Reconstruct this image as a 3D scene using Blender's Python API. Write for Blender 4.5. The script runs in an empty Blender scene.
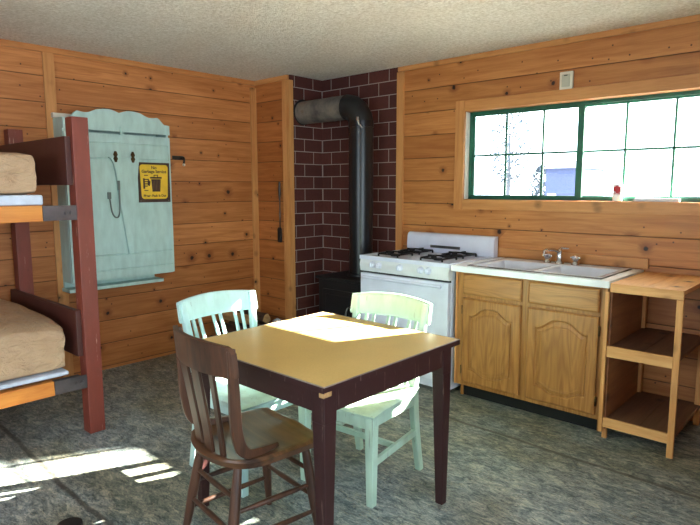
import bpy, bmesh, math, random
from mathutils import Vector, Matrix, noise as mnoise
random.seed(7)
S = bpy.context.scene
C = S.collection
PI = math.pi

# ------------------------------------------------------------------ materials
def lin(c):
    out = []
    for v in c:
        v /= 255.0
        out.append(v / 12.92 if v <= .04045 else ((v + .055) / 1.055) ** 2.4)
    return (*out, 1.0)

class Mat:
    def __init__(s, name):
        s.m = bpy.data.materials.new(name)
        s.m.use_nodes = True
        s.nt = s.m.node_tree
        s.b = s.nt.nodes['Principled BSDF']
        s._tc = None
    def node(s, t, ins=None, **props):
        n = s.nt.nodes.new(t)
        for k, v in props.items():
            setattr(n, k, v)
        for k, v in (ins or {}).items():
            s.put(n.inputs[k], v)
        return n
    def put(s, sock, v):
        if isinstance(v, bpy.types.NodeSocket):
            s.nt.links.new(v, sock)
        elif v is not None:
            if sock.type == 'RGBA' and len(v) == 3:
                v = lin(v)
            sock.default_value = v
    def set(s, **kw):
        names = dict(col='Base Color', rough='Roughness', metal='Metallic', normal='Normal', spec='Specular IOR Level', coat='Coat Weight')
        for k, v in kw.items():
            s.put(s.b.inputs[names[k]], v)
        return s.m
    @property
    def co(s):
        if not s._tc:
            s._tc = s.node('ShaderNodeTexCoord')
        return s._tc.outputs['Object']
    def sep(s, v):
        n = s.node('ShaderNodeSeparateXYZ', {0: v})
        return n.outputs
    def comb(s, x=0., y=0., z=0.):
        return s.node('ShaderNodeCombineXYZ', {0: x, 1: y, 2: z}).outputs[0]
    def ma(s, op, a, b=None, c=None):
        n = s.node('ShaderNodeMath', operation=op)
        for i, v in enumerate((a, b, c)):
            if v is not None:
                s.put(n.inputs[i], v)
        return n.outputs[0]
    def scalev(s, v, sc, loc=(0, 0, 0), rot=(0, 0, 0)):
        n = s.node('ShaderNodeMapping', {0: v})
        n.inputs['Scale'].default_value = sc
        n.inputs['Location'].default_value = loc
        n.inputs['Rotation'].default_value = rot
        return n.outputs[0]
    def noise(s, v, scale=5., detail=4., rough=.55, dist=0.):
        return s.node('ShaderNodeTexNoise', {'Vector': v, 'Scale': scale, 'Detail': detail, 'Roughness': rough, 'Distortion': dist}).outputs[0]
    def vor(s, v, scale=5., rand=1., dim='3D', feature='F1'):
        n = s.node('ShaderNodeTexVoronoi', voronoi_dimensions=dim, feature=feature)
        s.put(n.inputs['Vector'], v); n.inputs['Scale'].default_value = scale; n.inputs['Randomness'].default_value = rand
        return n.outputs
    def rnd(s, v):
        n = s.node('ShaderNodeTexWhiteNoise', noise_dimensions='1D')
        s.put(n.inputs['W'], v)
        return n.outputs[0]
    def mr(s, v, a, b, c=0., d=1., smooth=False):
        n = s.node('ShaderNodeMapRange', {0: v, 1: a, 2: b, 3: c, 4: d})
        if smooth: n.interpolation_type = 'SMOOTHSTEP'
        return n.outputs[0]
    def mix(s, f, a, b, blend='MIX'):
        n = s.node('ShaderNodeMix', data_type='RGBA', blend_type=blend)
        s.put(n.inputs[0], f); s.put(n.inputs[6], a); s.put(n.inputs[7], b)
        return n.outputs[2]
    def ramp(s, f, stops):
        n = s.node('ShaderNodeValToRGB', {0: f})
        e = n.color_ramp.elements
        while len(e) < len(stops): e.new(.5)
        for el, (p, c) in zip(e, stops):
            el.position = p; el.color = lin(c)
        return n.outputs[0]
    def bump(s, h, strength=.3, dist=.01):
        return s.node('ShaderNodeBump', {'Height': h, 'Strength': strength, 'Distance': dist}).outputs[0]

def plain(name, col, rough=.5, metal=0., bumpy=0., vary=.06):
    m = Mat(name)
    n = m.noise(m.co, 9., 5.)
    dk = tuple(c * (1 - 2.2 * vary) for c in col); lt = tuple(min(255, c * (1 + vary)) for c in col)
    m.set(col=m.ramp(n, [(.3, dk), (.7, lt)]), rough=rough, metal=metal)
    if bumpy:
        m.set(normal=m.bump(m.noise(m.co, 60., 4.), bumpy, .004))
    return m.m

PITCH, PHASE = .1805, .0265
def planks(name, axis, light=(206, 136, 72), dark=(172, 100, 46), knots=1.25, rowed=True, scale=1.0):
    """Horizontal varnished pine boards running along the given axis: seams, grain and knots."""
    m = Mat(name)
    x, y, z = m.sep(m.co)
    u = {'X': x, 'Y': y}[axis]
    k = m.ma('DIVIDE', m.ma('SUBTRACT', z, PHASE), PITCH)
    row = m.ma('FLOOR', k)
    f = m.ma('FRACT', k)
    r = m.rnd(m.ma('ADD', row, 3.7 if axis == 'X' else 11.3))
    r2 = m.rnd(m.ma('ADD', row, 71.9 if axis == 'X' else 45.1))
    seam = m.ma('MULTIPLY', m.ma('MINIMUM', f, m.ma('SUBTRACT', 1., f)), PITCH)
    us = m.ma('ADD', u, m.ma('MULTIPLY', r, 57.))
    flat = m.comb(us, z, 0.)
    v = m.vor(flat, 3.6 * scale, 1., '2D')
    cr, cg, cb = m.sep(v['Color'])
    d1 = m.ma('DIVIDE', v['Distance'], 3.6 * scale)
    rad = m.ma('MULTIPLY', m.ma('ADD', .35, cg), .0125 * knots)
    on = m.ma('GREATER_THAN', cr, .30)
    wob = m.mr(m.noise(m.scalev(flat, (30, 60, 1)), 1., 2.), .3, .7, -.003, .003)
    dd = m.ma('ADD', d1, wob)
    core = m.ma('MULTIPLY', on, m.mr(m.ma('DIVIDE', dd, rad), .55, 1.1, 1., 0., True))
    halo = m.ma('MULTIPLY', on, m.mr(m.ma('DIVIDE', dd, rad), .9, 3.6, 1., 0., True))
    v2 = m.vor(m.scalev(flat, (1, 1, 1), (3.3, 1.7, 0)), 8.5, 1., '2D')
    c2r, c2g, _ = m.sep(v2['Color'])
    d2 = m.ma('DIVIDE', v2['Distance'], 8.5)
    pin = m.ma('MULTIPLY', m.ma('GREATER_THAN', c2r, .70), m.mr(d2, .003, .0075, .9, 0., True))
    warp = m.ma('MULTIPLY', halo, .35)
    gv = m.comb(m.ma('MULTIPLY', us, 1.1), m.ma('ADD', m.ma('MULTIPLY', z, 16.), warp), r)
    g = m.noise(gv, 2.2, 5., .6, .6)
    fine = m.noise(m.comb(m.ma('MULTIPLY', us, 3.), m.ma('MULTIPLY', z, 160.), 0.), 1.5, 3.)
    g2 = m.ma('ADD', m.ma('MULTIPLY', g, .8), m.ma('MULTIPLY', fine, .2))
    col = m.ramp(g2, [(.36, dark), (.62, light)])
    val = m.mr(r2, 0., 1., .80, 1.10)
    col = m.mix(1., col, m.node('ShaderNodeCombineColor', {0: val, 1: m.ma('POWER', val, 1.25), 2: m.ma('POWER', val, 1.6)}).outputs[0], 'MULTIPLY')
    broad = m.noise(m.comb(m.ma('MULTIPLY', us, .8), m.ma('MULTIPLY', z, 2.), 0.), 1.6, 3.)
    col = m.mix(m.mr(broad, .42, .75, 0., .45), col, (150, 82, 36))
    col = m.mix(m.ma('MULTIPLY', halo, .62), col, (120, 62, 26))
    col = m.mix(m.ma('MAXIMUM', core, pin), col, (40, 20, 12))
    h = None
    if rowed:
        line = m.mr(seam, .0012, .0045, 1., 0., True)
        lw = m.noise(m.comb(us, row, 0.), 3., 2.)
        col = m.mix(m.ma('MULTIPLY', line, m.mr(lw, .3, .7, .55, 1.)), col, (48, 24, 12))
        h = m.mr(seam, .001, .007, 0., 1., True)
        m.set(normal=m.bump(m.ma('ADD', h, m.ma('MULTIPLY', g2, .12)), .5, .006))
    else:
        m.set(normal=m.bump(g2, .12, .004))
    return m.set(col=col, rough=m.mr(g2, .3, .7, .38, .55), spec=.4)

def wood(name, light, dark, along='Z', stretch=14., rough=.5, knots=0., ring=0., spec=.4):
    """Plain sawn or varnished wood with the grain running along one local axis."""
    m = Mat(name)
    sc = {'X': (1, stretch, stretch), 'Y': (stretch, 1, stretch), 'Z': (stretch, stretch, 1)}[along]
    gv = m.scalev(m.co, sc)
    g = m.noise(gv, 2.0, 5., .6, .4)
    if ring:
        sc2 = {'X': (1., 9, 9), 'Y': (9, 1., 9), 'Z': (9, 9, 1.)}[along]
        b = m.noise(m.scalev(m.co, sc2), 1.6, 1.5, .4, .3)
        rg = m.ma('PINGPONG', m.ma('MULTIPLY', b, ring), .5)
        g = m.ma('ADD', m.ma('MULTIPLY', g, .72), m.ma('MULTIPLY', rg, .5))
    fine = m.noise(m.scalev(m.co, tuple(v * 8 for v in sc)), 2., 2.)
    g = m.ma('ADD', m.ma('MULTIPLY', g, .82), m.ma('MULTIPLY', fine, .18))
    col = m.ramp(g, [(.33, dark), (.62, light)])
    if knots:
        v = m.vor(m.co, 7., 1.)
        cr, cg, _ = m.sep(v['Color'])
        d = m.ma('DIVIDE', v['Distance'], 7.)
        on = m.ma('GREATER_THAN', cr, 1 - knots)
        col = m.mix(m.ma('MULTIPLY', on, m.mr(d, .012, .045, .6, 0., True)), col, tuple(c * .62 for c in dark))
        col = m.mix(m.ma('MULTIPLY', on, m.mr(d, .008, .016, 1., 0., True)), col, (42, 22, 13))
    return m.set(col=col, rough=rough, normal=m.bump(g, .15, .003), spec=spec)

def paint(name, col, chip=(70, 62, 54), amount=.36, rough=.5, streak=None):
    """Brushed old paint with chips and scuffs."""
    m = Mat(name)
    n = m.noise(m.scalev(m.co, (7, 7, 2.2)), 3., 5.)
    base = m.ramp(n, [(.3, tuple(c * .9 for c in col)), (.7, col)])
    ch = m.noise(m.scalev(m.co, (26, 26, 9)), 1.6, 6., .7)
    msk = m.mr(ch, 1 - amount - .02, 1 - amount + .03, 0., 1.)
    base = m.mix(m.ma('MULTIPLY', msk, .8), base, chip)
    if streak:
        st = m.noise(m.scalev(m.co, (60, 60, 4)), 1., 4., .7)
        base = m.mix(m.mr(st, .63, .68, 0., .75), base, streak)
    return m.set(col=base, rough=rough, normal=m.bump(m.ma('SUBTRACT', n, msk), .15, .002))

def make_floor():
    m = Mat('green grey marbled sheet floor')
    x, y, z = m.sep(m.co)
    p = m.comb(x, m.ma('MULTIPLY', y, 1.9), 0.)
    w = m.noise(p, 2.2, 5., .62, 1.3)
    st = m.noise(m.comb(m.ma('MULTIPLY', x, 6.5), m.ma('MULTIPLY', y, 14.), 0.), 1.5, 6., .72, 1.2)
    fl = m.noise(m.comb(m.ma('MULTIPLY', x, 22.), m.ma('MULTIPLY', y, 58.), 3.), 1.4, 5., .78, 1.3)
    mixv = m.ma('ADD', m.ma('MULTIPLY', st, .52), m.ma('MULTIPLY', fl, .48))
    col = m.ramp(mixv, [(.36, (34, 44, 50)), (.45, (94, 108, 114)), (.53, (146, 155, 156)), (.63, (204, 202, 190))])
    tone = m.noise(m.comb(m.ma('MULTIPLY', x, 1.), m.ma('MULTIPLY', y, 1.3), 5.), 1.5, 3.)
    col = m.mix(m.mr(tone, .40, .60, .1, .75), col, m.ramp(mixv, [(.36, (40, 42, 34)), (.49, (96, 96, 76)), (.63, (176, 158, 124))]))
    fk = m.noise(m.comb(m.ma('MULTIPLY', x, 9.), m.ma('MULTIPLY', y, 26.), 9.), 2.1, 5., .7, 1.6)
    col = m.mix(m.mr(fk, .57, .64, 0., .8), col, (30, 36, 42))
    for o_, wd_, cc, am, sx_, sy_ in ((2., .016, (28, 34, 42), .7, 3.2, 7.5), (14., .012, (34, 38, 40), .6, 6., 15.), (31., .014, (196, 184, 154), .55, 3.6, 9.)):
        vn = m.noise(m.comb(m.ma('MULTIPLY', x, sx_), m.ma('MULTIPLY', y, sy_), o_), 1.2, 5., .62, 1.8)
        brk = m.noise(m.comb(m.ma('MULTIPLY', x, 5.), m.ma('MULTIPLY', y, 8.), o_ + 5.), 1.3, 3.)
        ln = m.ma('MULTIPLY', m.mr(m.ma('ABSOLUTE', m.ma('SUBTRACT', vn, .5)), 0., wd_, 1., 0., True), m.mr(brk, .45, .58, 0., am))
        col = m.mix(ln, col, cc)
    # the glued seams between the sheets, 1.96 m apart
    wav = m.mr(m.noise(m.comb(m.ma('MULTIPLY', x, 1.), 0., 0.), 1.3, 3.), .3, .7, -.02, .02)
    q = m.ma('ADD', m.ma('ADD', y, m.ma('MULTIPLY', x, .02)), m.ma('ADD', wav, 2.875))
    d = m.ma('ABSOLUTE', m.ma('SUBTRACT', q, m.ma('MULTIPLY', m.ma('ROUND', m.ma('DIVIDE', q, 1.96)), 1.96)))
    sm = m.mr(d, .006, .02, 1., 0., True)
    col = m.mix(m.ma('MULTIPLY', sm, .72), col, (46, 38, 32))
    rough = m.mr(mixv, .3, .7, .50, .36)
    return m.set(col=col, rough=rough, normal=m.bump(mixv, .22, .004), spec=.45)

def make_ceiling():
    m = Mat('cream popcorn plaster')
    n = m.noise(m.co, 55., 5., .75)
    n2 = m.noise(m.co, 130., 3., .6)
    big = m.noise(m.scalev(m.co, (1, 1.6, 1)), 1.3, 4.)
    h = m.ma('ADD', n, m.ma('MULTIPLY', n2, .5))
    col = m.ramp(n, [(.34, (210, 200, 184)), (.64, (252, 247, 238))])
    col = m.mix(m.mr(big, .45, .7, 0., .25), col, (214, 200, 180))
    return m.set(col=col, rough=.95, normal=m.bump(h, .85, .018), spec=.1)

def make_brick():
    m = Mat('dark red chimney brick')
    x, y, z = m.sep(m.co)
    v = m.comb(m.ma('SUBTRACT', x, y), m.ma('ADD', z, .037), 0.)
    v = m.scalev(v, (1, 1, 1), (.096, 0, 0))
    b = m.node('ShaderNodeTexBrick', {'Vector': v, 'Scale': 1.0, 'Mortar Size': .0034, 'Mortar Smooth': .1, 'Bias': 0., 'Brick Width': .225, 'Row Height': .1110})
    b.inputs['Color1'].default_value = lin((94, 48, 40)); b.inputs['Color2'].default_value = lin((76, 38, 32))
    b.inputs['Mortar'].default_value = lin((178, 168, 166))
    n = m.noise(m.co, 38., 5., .7)
    col = m.mix(m.mr(n, .35, .7, 0., .5), b.outputs[0], (64, 32, 28))
    col = m.mix(b.outputs[1], col, (158, 142, 136))
    h = m.ma('SUBTRACT', m.ma('MULTIPLY', n, .3), b.outputs[1])
    return m.set(col=col, rough=.75, normal=m.bump(h, .4, .006), spec=.3)

def make_glass():
    m = Mat('clear window glass')
    t = m.node('ShaderNodeBsdfTransparent'); t.inputs[0].default_value = (.95, .98, .97, 1)
    g = m.node('ShaderNodeBsdfGlossy', {'Roughness': .02})
    fr = m.node('ShaderNodeFresnel', {'IOR': 1.45})
    mx = m.node('ShaderNodeMixShader', {0: fr.outputs[0], 1: t.outputs[0], 2: g.outputs[0]})
    m.nt.links.new(mx.outputs[0], m.nt.nodes['Material Output'].inputs[0])
    return m.m

M = dict(
    pineX=planks('varnished pine boards along the window wall', 'X', (202, 138, 78), (172, 107, 54)),
    pineY=planks('varnished pine boards along the left wall', 'Y', (200, 132, 76), (166, 100, 50)),
    pineP=planks('varnished pine boards of the partition', 'X', (192, 122, 66), (158, 92, 44), 1.1),
    trim=wood('pine trim', (206, 146, 88), (180, 118, 64), 'Z', 12, .45, .35),
    trimX=wood('pine trim lengthwise', (206, 146, 88), (180, 118, 64), 'X', 12, .45, .4),
    trimY=wood('pine trim crosswise', (196, 132, 76), (168, 102, 52), 'Y', 12, .45, .4),
    shelfpine=wood('raw pine boards', (222, 166, 104), (190, 128, 70), 'Y', 10, .55, .3),
    shelfX=wood('raw pine edging', (226, 172, 110), (204, 142, 80), 'X', 12, .55, .3),
    shelfZ=wood('raw pine posts', (222, 164, 100), (196, 132, 72), 'Z', 12, .55, .25),
    darkshelf=wood('brown stained shelf boards', (116, 80, 58), (92, 60, 42), 'Y', 12, .6, .2),
    oak=wood('golden oak upright', (176, 122, 64), (142, 92, 43), 'Z', 22, .4, 0, 9.),
    oakX=wood('golden oak flat', (178, 124, 66), (144, 94, 45), 'X', 22, .4, 0, 9.),
    redwood=paint('red brown bunk paint', (126, 56, 42), (92, 46, 38), .34, .5, (196, 160, 140)),
    darkred=paint('darker bunk board tone', (80, 38, 31), (64, 38, 32), .30, .5),
    orange=wood('orange varnished rail', (216, 140, 62), (190, 108, 42), 'Y', 12, .4, .15),
    maroon=paint('worn maroon table paint', (54, 26, 25), (120, 92, 72), .30, .42, (120, 98, 86)),
    chairwood=wood('dark worn walnut', (86, 54, 36), (40, 24, 17), 'Z', 9, .40, 0, 0, .5),
    chairseat=wood('worn walnut seat', (100, 66, 42), (50, 30, 20), 'X', 7, .36, 0, 3., .5),
    mintG=paint('mint chair paint warm light tint', (188, 216, 194), (96, 92, 76), .30, .45, (120, 128, 112)),  # one mint chair paint; warm light's greener cast is put into this copy
    mintB=paint('mint chair paint cool light tint', (188, 222, 218), (90, 98, 92), .29, .45, (122, 140, 136)),  # same mint paint; bluer because the light's tint is put into each copy
    mintH=paint('aqua cupboard paint', (184, 212, 204), (136, 152, 142), .22, .5),
    tan=None, top=None,
    white=plain('white enamel', (216, 220, 236), .22, 0, 0, .015),
    whitepanel=plain('off white control panel', (214, 216, 220), .3, 0, 0, .015),
    laminate=plain('white laminate', (232, 234, 236), .35, 0, 0, .02),
    porcelain=plain('white porcelain', (214, 218, 226), .18, 0, 0, .02),
    chrome=plain('chrome', (212, 212, 216), .14, 1., 0, .03),
    steel=plain('dull steel', (110, 108, 106), .38, .9, 0, .1),
    black=plain('black iron', (22, 22, 24), .5, .3, .2, .15),
    stoveblack=plain('matte black stove paint', (15, 15, 18), .5, 0, .15, .12), pipeblack=plain('black enamel pipe', (13, 14, 18), .33, 0, 0, .1),
    pipegrey=None,
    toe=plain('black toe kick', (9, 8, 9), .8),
    green=plain('dark green window paint', (26, 96, 72), .45, 0, 0, .1),
    greenlight=plain('green window paint paled as by glare', (70, 140, 110), .45, 0, 0, .1),  # glare is put into this paler copy of the window green
    bracket=plain('grey metal bracket', (92, 84, 86), .45, .6, .2, .12),
    sheet=plain('pale blue mattress base', (206, 214, 230), .8, 0, .2, .05),
    brass=plain('dark brass', (96, 74, 44), .45, .8, 0, .15),
    signbrown=plain('dark brown sign border', (62, 36, 26), .5),
    signyellow=plain('yellow sign face', (236, 192, 42), .5, 0, 0, .03),
    hook=plain('tarnished metal', (70, 68, 66), .4, .8),
    plate=plain('cream plastic', (216, 206, 188), .5, 0, 0, .03),
    plate2=plain('grey plastic', (178, 176, 160), .5, 0, 0, .03),
    bark=wood('log bark', (92, 66, 48), (40, 28, 22), 'X', 6, .85),
    logend=wood('cut log wood', (196, 156, 104), (150, 108, 66), 'X', 8, .8),
    paper=plain('crumpled paper', (206, 206, 214), .9, 0, .3, .06),
    redprint=plain('red print', (196, 40, 50), .5),
    glass=make_glass(),
    floor=make_floor(), ceil=make_ceiling(), brick=make_brick(),
    snow=plain('pale gravel yard', (176, 172, 160), .95, 0, 0, .05),
    bluehouse=plain('blue cabin siding', (56, 66, 100), .9, 0, 0, .05),
    blueroof=plain('dark cabin roof', (70, 78, 100), .9),
    leaf=plain('distant leaves', (62, 74, 86), .9),
    trunk=plain('distant bark', (80, 82, 90), .9),
)
def make_top():
    m = Mat('mustard laminate')
    n = m.noise(m.co, 3., 6., .6); f = m.noise(m.co, 120., 2.)
    col = m.ramp(m.ma('ADD', m.ma('MULTIPLY', n, .7), m.ma('MULTIPLY', f, .3)), [(.3, (198, 160, 90)), (.7, (222, 187, 116))])
    return m.set(col=col, rough=m.mr(n, .3, .7, .38, .52), spec=.45)
M['top'] = make_top()
def make_tan():
    m = Mat('tan vinyl mattress cover')
    n = m.noise(m.co, 4., 5., .6)
    w = m.noise(m.scalev(m.co, (3, 5, 11)), 1.6, 4., .6, 1.)
    col = m.ramp(n, [(.3, (176, 142, 110)), (.7, (202, 170, 136))])
    return m.set(col=col, rough=.42, normal=m.bump(w, .85, .045), spec=.4)
M['tan'] = make_tan()
def make_pipe():
    m = Mat('heat stained stovepipe')
    n = m.noise(m.co, 7., 5., .65)
    col = m.ramp(n, [(.3, (66, 62, 60)), (.5, (104, 98, 92)), (.62, (124, 114, 104)), (.72, (100, 76, 58))])
    return m.set(col=col, rough=.55, metal=.2)
M['pipegrey'] = make_pipe()

# ------------------------------------------------------------------ mesh helpers
def new(): return bmesh.new()
def merge(bm, t):
    me = bpy.data.meshes.new('tmp'); t.to_mesh(me); t.free(); bm.from_mesh(me); bpy.data.meshes.remove(me)
def box(bm, x0, x1, y0, y1, z0, z1, bev=0., seg=2, rot=None, about=None):
    t = bmesh.new()
    bmesh.ops.create_cube(t, size=1)
    for v in t.verts:
        v.co = Vector(((x0 + x1) / 2 + v.co.x * (x1 - x0), (y0 + y1) / 2 + v.co.y * (y1 - y0), (z0 + z1) / 2 + v.co.z * (z1 - z0)))
    if bev: bmesh.ops.bevel(t, geom=list(t.edges), offset=bev, segments=seg, affect='EDGES', profile=.6)
    if rot is not None:
        a = Vector(about or ((x0 + x1) / 2, (y0 + y1) / 2, (z0 + z1) / 2))
        for v in t.verts: v.co = rot @ (v.co - a) + a
    merge(bm, t); return bm
def hexa(bm, bot, top, bev=0.):
    """Solid between a lower and an upper quad (lists of four points)."""
    t = bmesh.new()
    b = [t.verts.new(p) for p in bot]; u = [t.verts.new(p) for p in top]
    t.faces.new(b[::-1]); t.faces.new(u)
    for i in range(4): t.faces.new((b[i], b[(i + 1) % 4], u[(i + 1) % 4], u[i]))
    bmesh.ops.recalc_face_normals(t, faces=t.faces)
    if bev: bmesh.ops.bevel(t, geom=list(t.edges), offset=bev, segments=2, affect='EDGES', profile=.6)
    merge(bm, t); return bm
def post(bm, x, y, z0, z1, w0, w1, bev=.004):
    a, b = w0 / 2, w1 / 2
    return hexa(bm, [(x - a, y - a, z0), (x + a, y - a, z0), (x + a, y + a, z0), (x - a, y + a, z0)],
                [(x - b, y - b, z1), (x + b, y - b, z1), (x + b, y + b, z1), (x - b, y + b, z1)], bev)
def frame_of(t):
    t = t.normalized(); up = Vector((0, 0, 1)) if abs(t.z) < .95 else Vector((0, 1, 0))
    a = t.cross(up).normalized(); return a, t.cross(a).normalized()
def tube(bm, pts, r, n=14, cap=True):
    """Round tube along points; r is one radius or one per point."""
    pts = [Vector(p) for p in pts]
    rs = r if isinstance(r, (list, tuple)) else [r] * len(pts)
    t = bmesh.new(); rings = []
    a = None
    for i, p in enumerate(pts):
        d = (pts[min(i + 1, len(pts) - 1)] - pts[max(i - 1, 0)]).normalized()
        if a is None: a, b = frame_of(d)
        else:
            a = (a - d * a.dot(d)).normalized(); b = d.cross(a).normalized()
        rings.append([t.verts.new(p + (a * math.cos(2 * PI * k / n) + b * math.sin(2 * PI * k / n)) * rs[i]) for k in range(n)])
    for q, w in zip(rings, rings[1:]):
        for k in range(n): t.faces.new((q[k], q[(k + 1) % n], w[(k + 1) % n], w[k]))
    if cap: t.faces.new(rings[0][::-1]); t.faces.new(rings[-1])
    bmesh.ops.recalc_face_normals(t, faces=t.faces)
    for f in t.faces: f.smooth = len(f.verts) == 4
    merge(bm, t); return bm
def lerp_path(pts, n=6):
    """Catmull-Rom through the points."""
    P = [Vector(p) for p in pts]; P = [2 * P[0] - P[1]] + P + [2 * P[-1] - P[-2]]
    out = []
    for i in range(1, len(P) - 2):
        for k in range(n):
            t = k / n; a, b, c, d = P[i - 1], P[i], P[i + 1], P[i + 2]
            out.append(.5 * ((2 * b) + (c - a) * t + (2 * a - 5 * b + 4 * c - d) * t * t + (3 * b - a - 3 * c + d) * t ** 3))
    out.append(P[-2]); return out
def sweep(bm, pts, side, w, d, bev=.003):
    """Rectangular bar swept along points: width w along `side`, depth d across it."""
    pts = [Vector(p) for p in pts]; side = Vector(side).normalized()
    t = bmesh.new(); rings = []
    for i, p in enumerate(pts):
        tg = (pts[min(i + 1, len(pts) - 1)] - pts[max(i - 1, 0)]).normalized()
        s = (side - tg * side.dot(tg)).normalized(); q = tg.cross(s)
        ww = (w[i] if isinstance(w, list) else w) / 2; dd = (d[i] if isinstance(d, list) else d) / 2
        c = bev
        prof = [(-ww + c, -dd), (ww - c, -dd), (ww, -dd + c), (ww, dd - c), (ww - c, dd), (-ww + c, dd), (-ww, dd - c), (-ww, -dd + c)]
        rings.append([t.verts.new(p + s * a + q * b) for a, b in prof])
    for q, z in zip(rings, rings[1:]):
        for k in range(8): t.faces.new((q[k], q[(k + 1) % 8], z[(k + 1) % 8], z[k]))
    t.faces.new(rings[0][::-1]); t.faces.new(rings[-1])
    bmesh.ops.recalc_face_normals(t, faces=t.faces)
    merge(bm, t); return bm
def shell(bm, nu, nv, fa, fb, smooth=True):
    """Closed solid between two parametric sheets fa(u,v), fb(u,v), u and v in 0..1."""
    t = bmesh.new()
    A = [[t.verts.new(fa(i / nu, j / nv)) for j in range(nv + 1)] for i in range(nu + 1)]
    B = [[t.verts.new(fb(i / nu, j / nv)) for j in range(nv + 1)] for i in range(nu + 1)]
    for i in range(nu):
        for j in range(nv):
            f = t.faces.new((A[i][j], A[i + 1][j], A[i + 1][j + 1], A[i][j + 1])); f.smooth = smooth
            f = t.faces.new((B[i][j], B[i][j + 1], B[i + 1][j + 1], B[i + 1][j])); f.smooth = smooth
    for i in range(nu):
        t.faces.new((A[i][0], B[i][0], B[i + 1][0], A[i + 1][0])); t.faces.new((A[i][nv], A[i + 1][nv], B[i + 1][nv], B[i][nv]))
    for j in range(nv):
        t.faces.new((A[0][j], A[0][j + 1], B[0][j + 1], B[0][j])); t.faces.new((A[nu][j], B[nu][j], B[nu][j + 1], A[nu][j + 1]))
    bmesh.ops.recalc_face_normals(t, faces=t.faces)
    merge(bm, t); return bm
def prism(bm, poly, axis, a, b, bev=0.):
    """Extruded polygon; poly holds the two coordinates that are not `axis`."""
    def pt(p, h): return {'X': (h, p[0], p[1]), 'Y': (p[0], h, p[1]), 'Z': (p[0], p[1], h)}[axis]
    t = bmesh.new()
    lo = [t.verts.new(pt(p, a)) for p in poly]; hi = [t.verts.new(pt(p, b)) for p in poly]
    t.faces.new(lo); t.faces.new(hi[::-1])
    n = len(poly)
    for i in range(n): t.faces.new((lo[i], hi[i], hi[(i + 1) % n], lo[(i + 1) % n]))
    bmesh.ops.recalc_face_normals(t, faces=t.faces)
    if bev: bmesh.ops.bevel(t, geom=[e for e in t.edges], offset=bev, segments=1, affect='EDGES')
    merge(bm, t); return bm
def disc(bm, c, axis, r, h, n=24, bev=0.):
    c = Vector(c); d = Vector(axis).normalized()
    if bev: return tube(bm, [c, c + d * (h - bev), c + d * h], [r, r, r - bev], n)
    return tube(bm, [c, c + d * h], r, n)

# ------------------------------------------------------------------ object helpers
def obj(name, bm, mat, parent=None, label=None, world=True):
    """Link a bmesh as one object. With world=True its vertices are in room coordinates."""
    me = bpy.data.meshes.new(name)
    if parent is not None and world:
        p = parent; off = Vector()
        while p is not None: off += p.location; p = p.parent
        for v in bm.verts: v.co -= off
    for e in bm.edges:
        if len(e.link_faces) == 2 and e.calc_face_angle(0.) > .62: e.smooth = False
    bm.to_mesh(me); bm.free()
    o = bpy.data.objects.new(name, me); C.objects.link(o)
    for m in (mat if isinstance(mat, (list, tuple)) else [mat]): me.materials.append(m)
    if parent is not None: o.parent = parent
    if label: o['label'] = label
    return o
def thing(name, label, cat, loc=(0, 0, 0), rotz=0., group=None):
    o = bpy.data.objects.new(name, None); C.objects.link(o)
    o.location = loc; o.rotation_euler = (0, 0, rotz); o.empty_display_size = .1
    o['label'] = label; o['category'] = cat
    if group: o['group'] = group
    return o
def tag(o, label, cat, group=None):
    o['label'] = label; o['category'] = cat
    if group: o['group'] = group
    return o
def struct(name, bm, mat, parent=None):
    o = obj(name, bm, mat, parent)
    o['kind'] = 'structure'
    return o
def smooth_all(bm):
    for f in bm.faces: f.smooth = True
    return bm

# ------------------------------------------------------------------ the room
XL, XR, YF, H = -.486, 5.2, -5.6, 2.394
T = .10
struct('floor', box(new(), XL - T, XR + T, YF - T, T, -.06, 0), M['floor'])
struct('ceiling', box(new(), XL - T, XR + T, YF - T, T, H, H + .08), M['ceil'])
struct('wall_left', box(new(), XL - T, XL, YF - T, T, 0, H), M['pineY'])
def holed(bm, axis, a0, a1, t0, t1, holes):
    """Wall slab along axis with rectangular holes (h0,h1,z0,z1)."""
    def bx(p0, p1, z0, z1):
        if axis == 'X': box(bm, p0, p1, t0, t1, z0, z1)
        else: box(bm, t0, t1, p0, p1, z0, z1)
    cur = a0
    for h0, h1, z0, z1 in sorted(holes):
        bx(cur, h0, 0, H); bx(h0, h1, 0, z0); bx(h0, h1, z1, H); cur = h1
    bx(cur, a1, 0, H)
    return bm
WX0, WX1, WZ0, WZ1 = 1.527, 3.238, 1.328, 1.983
struct('wall_back', holed(new(), 'X', XL, XR, 0, T, [(WX0, WX1, WZ0, WZ1)]), M['pineX'])
RW = (-5.1, -2.1, .50, 2.15)      # daylight window in the right wall, beside the camera
FW = (1.3, 3.5, .80, 2.10)         # window in the wall behind the camera
struct('wall_right', holed(new(), 'Y', YF, T, XR, XR + T, [RW]), M['pineY'])
struct('wall_front', holed(new(), 'X', XL, XR, YF - T, YF, [FW]), M['pineX'])
struct('wall_partition', box(new(), XL, -.012, -.41, 0, 0, H), M['pineP'])
bm = new(); box(bm, -.012, 0, -.41, 0, 0, H); box(bm, 0, .885, -.012, 0, 0, H)
struct('wall_corner', bm, M['brick'])

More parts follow.
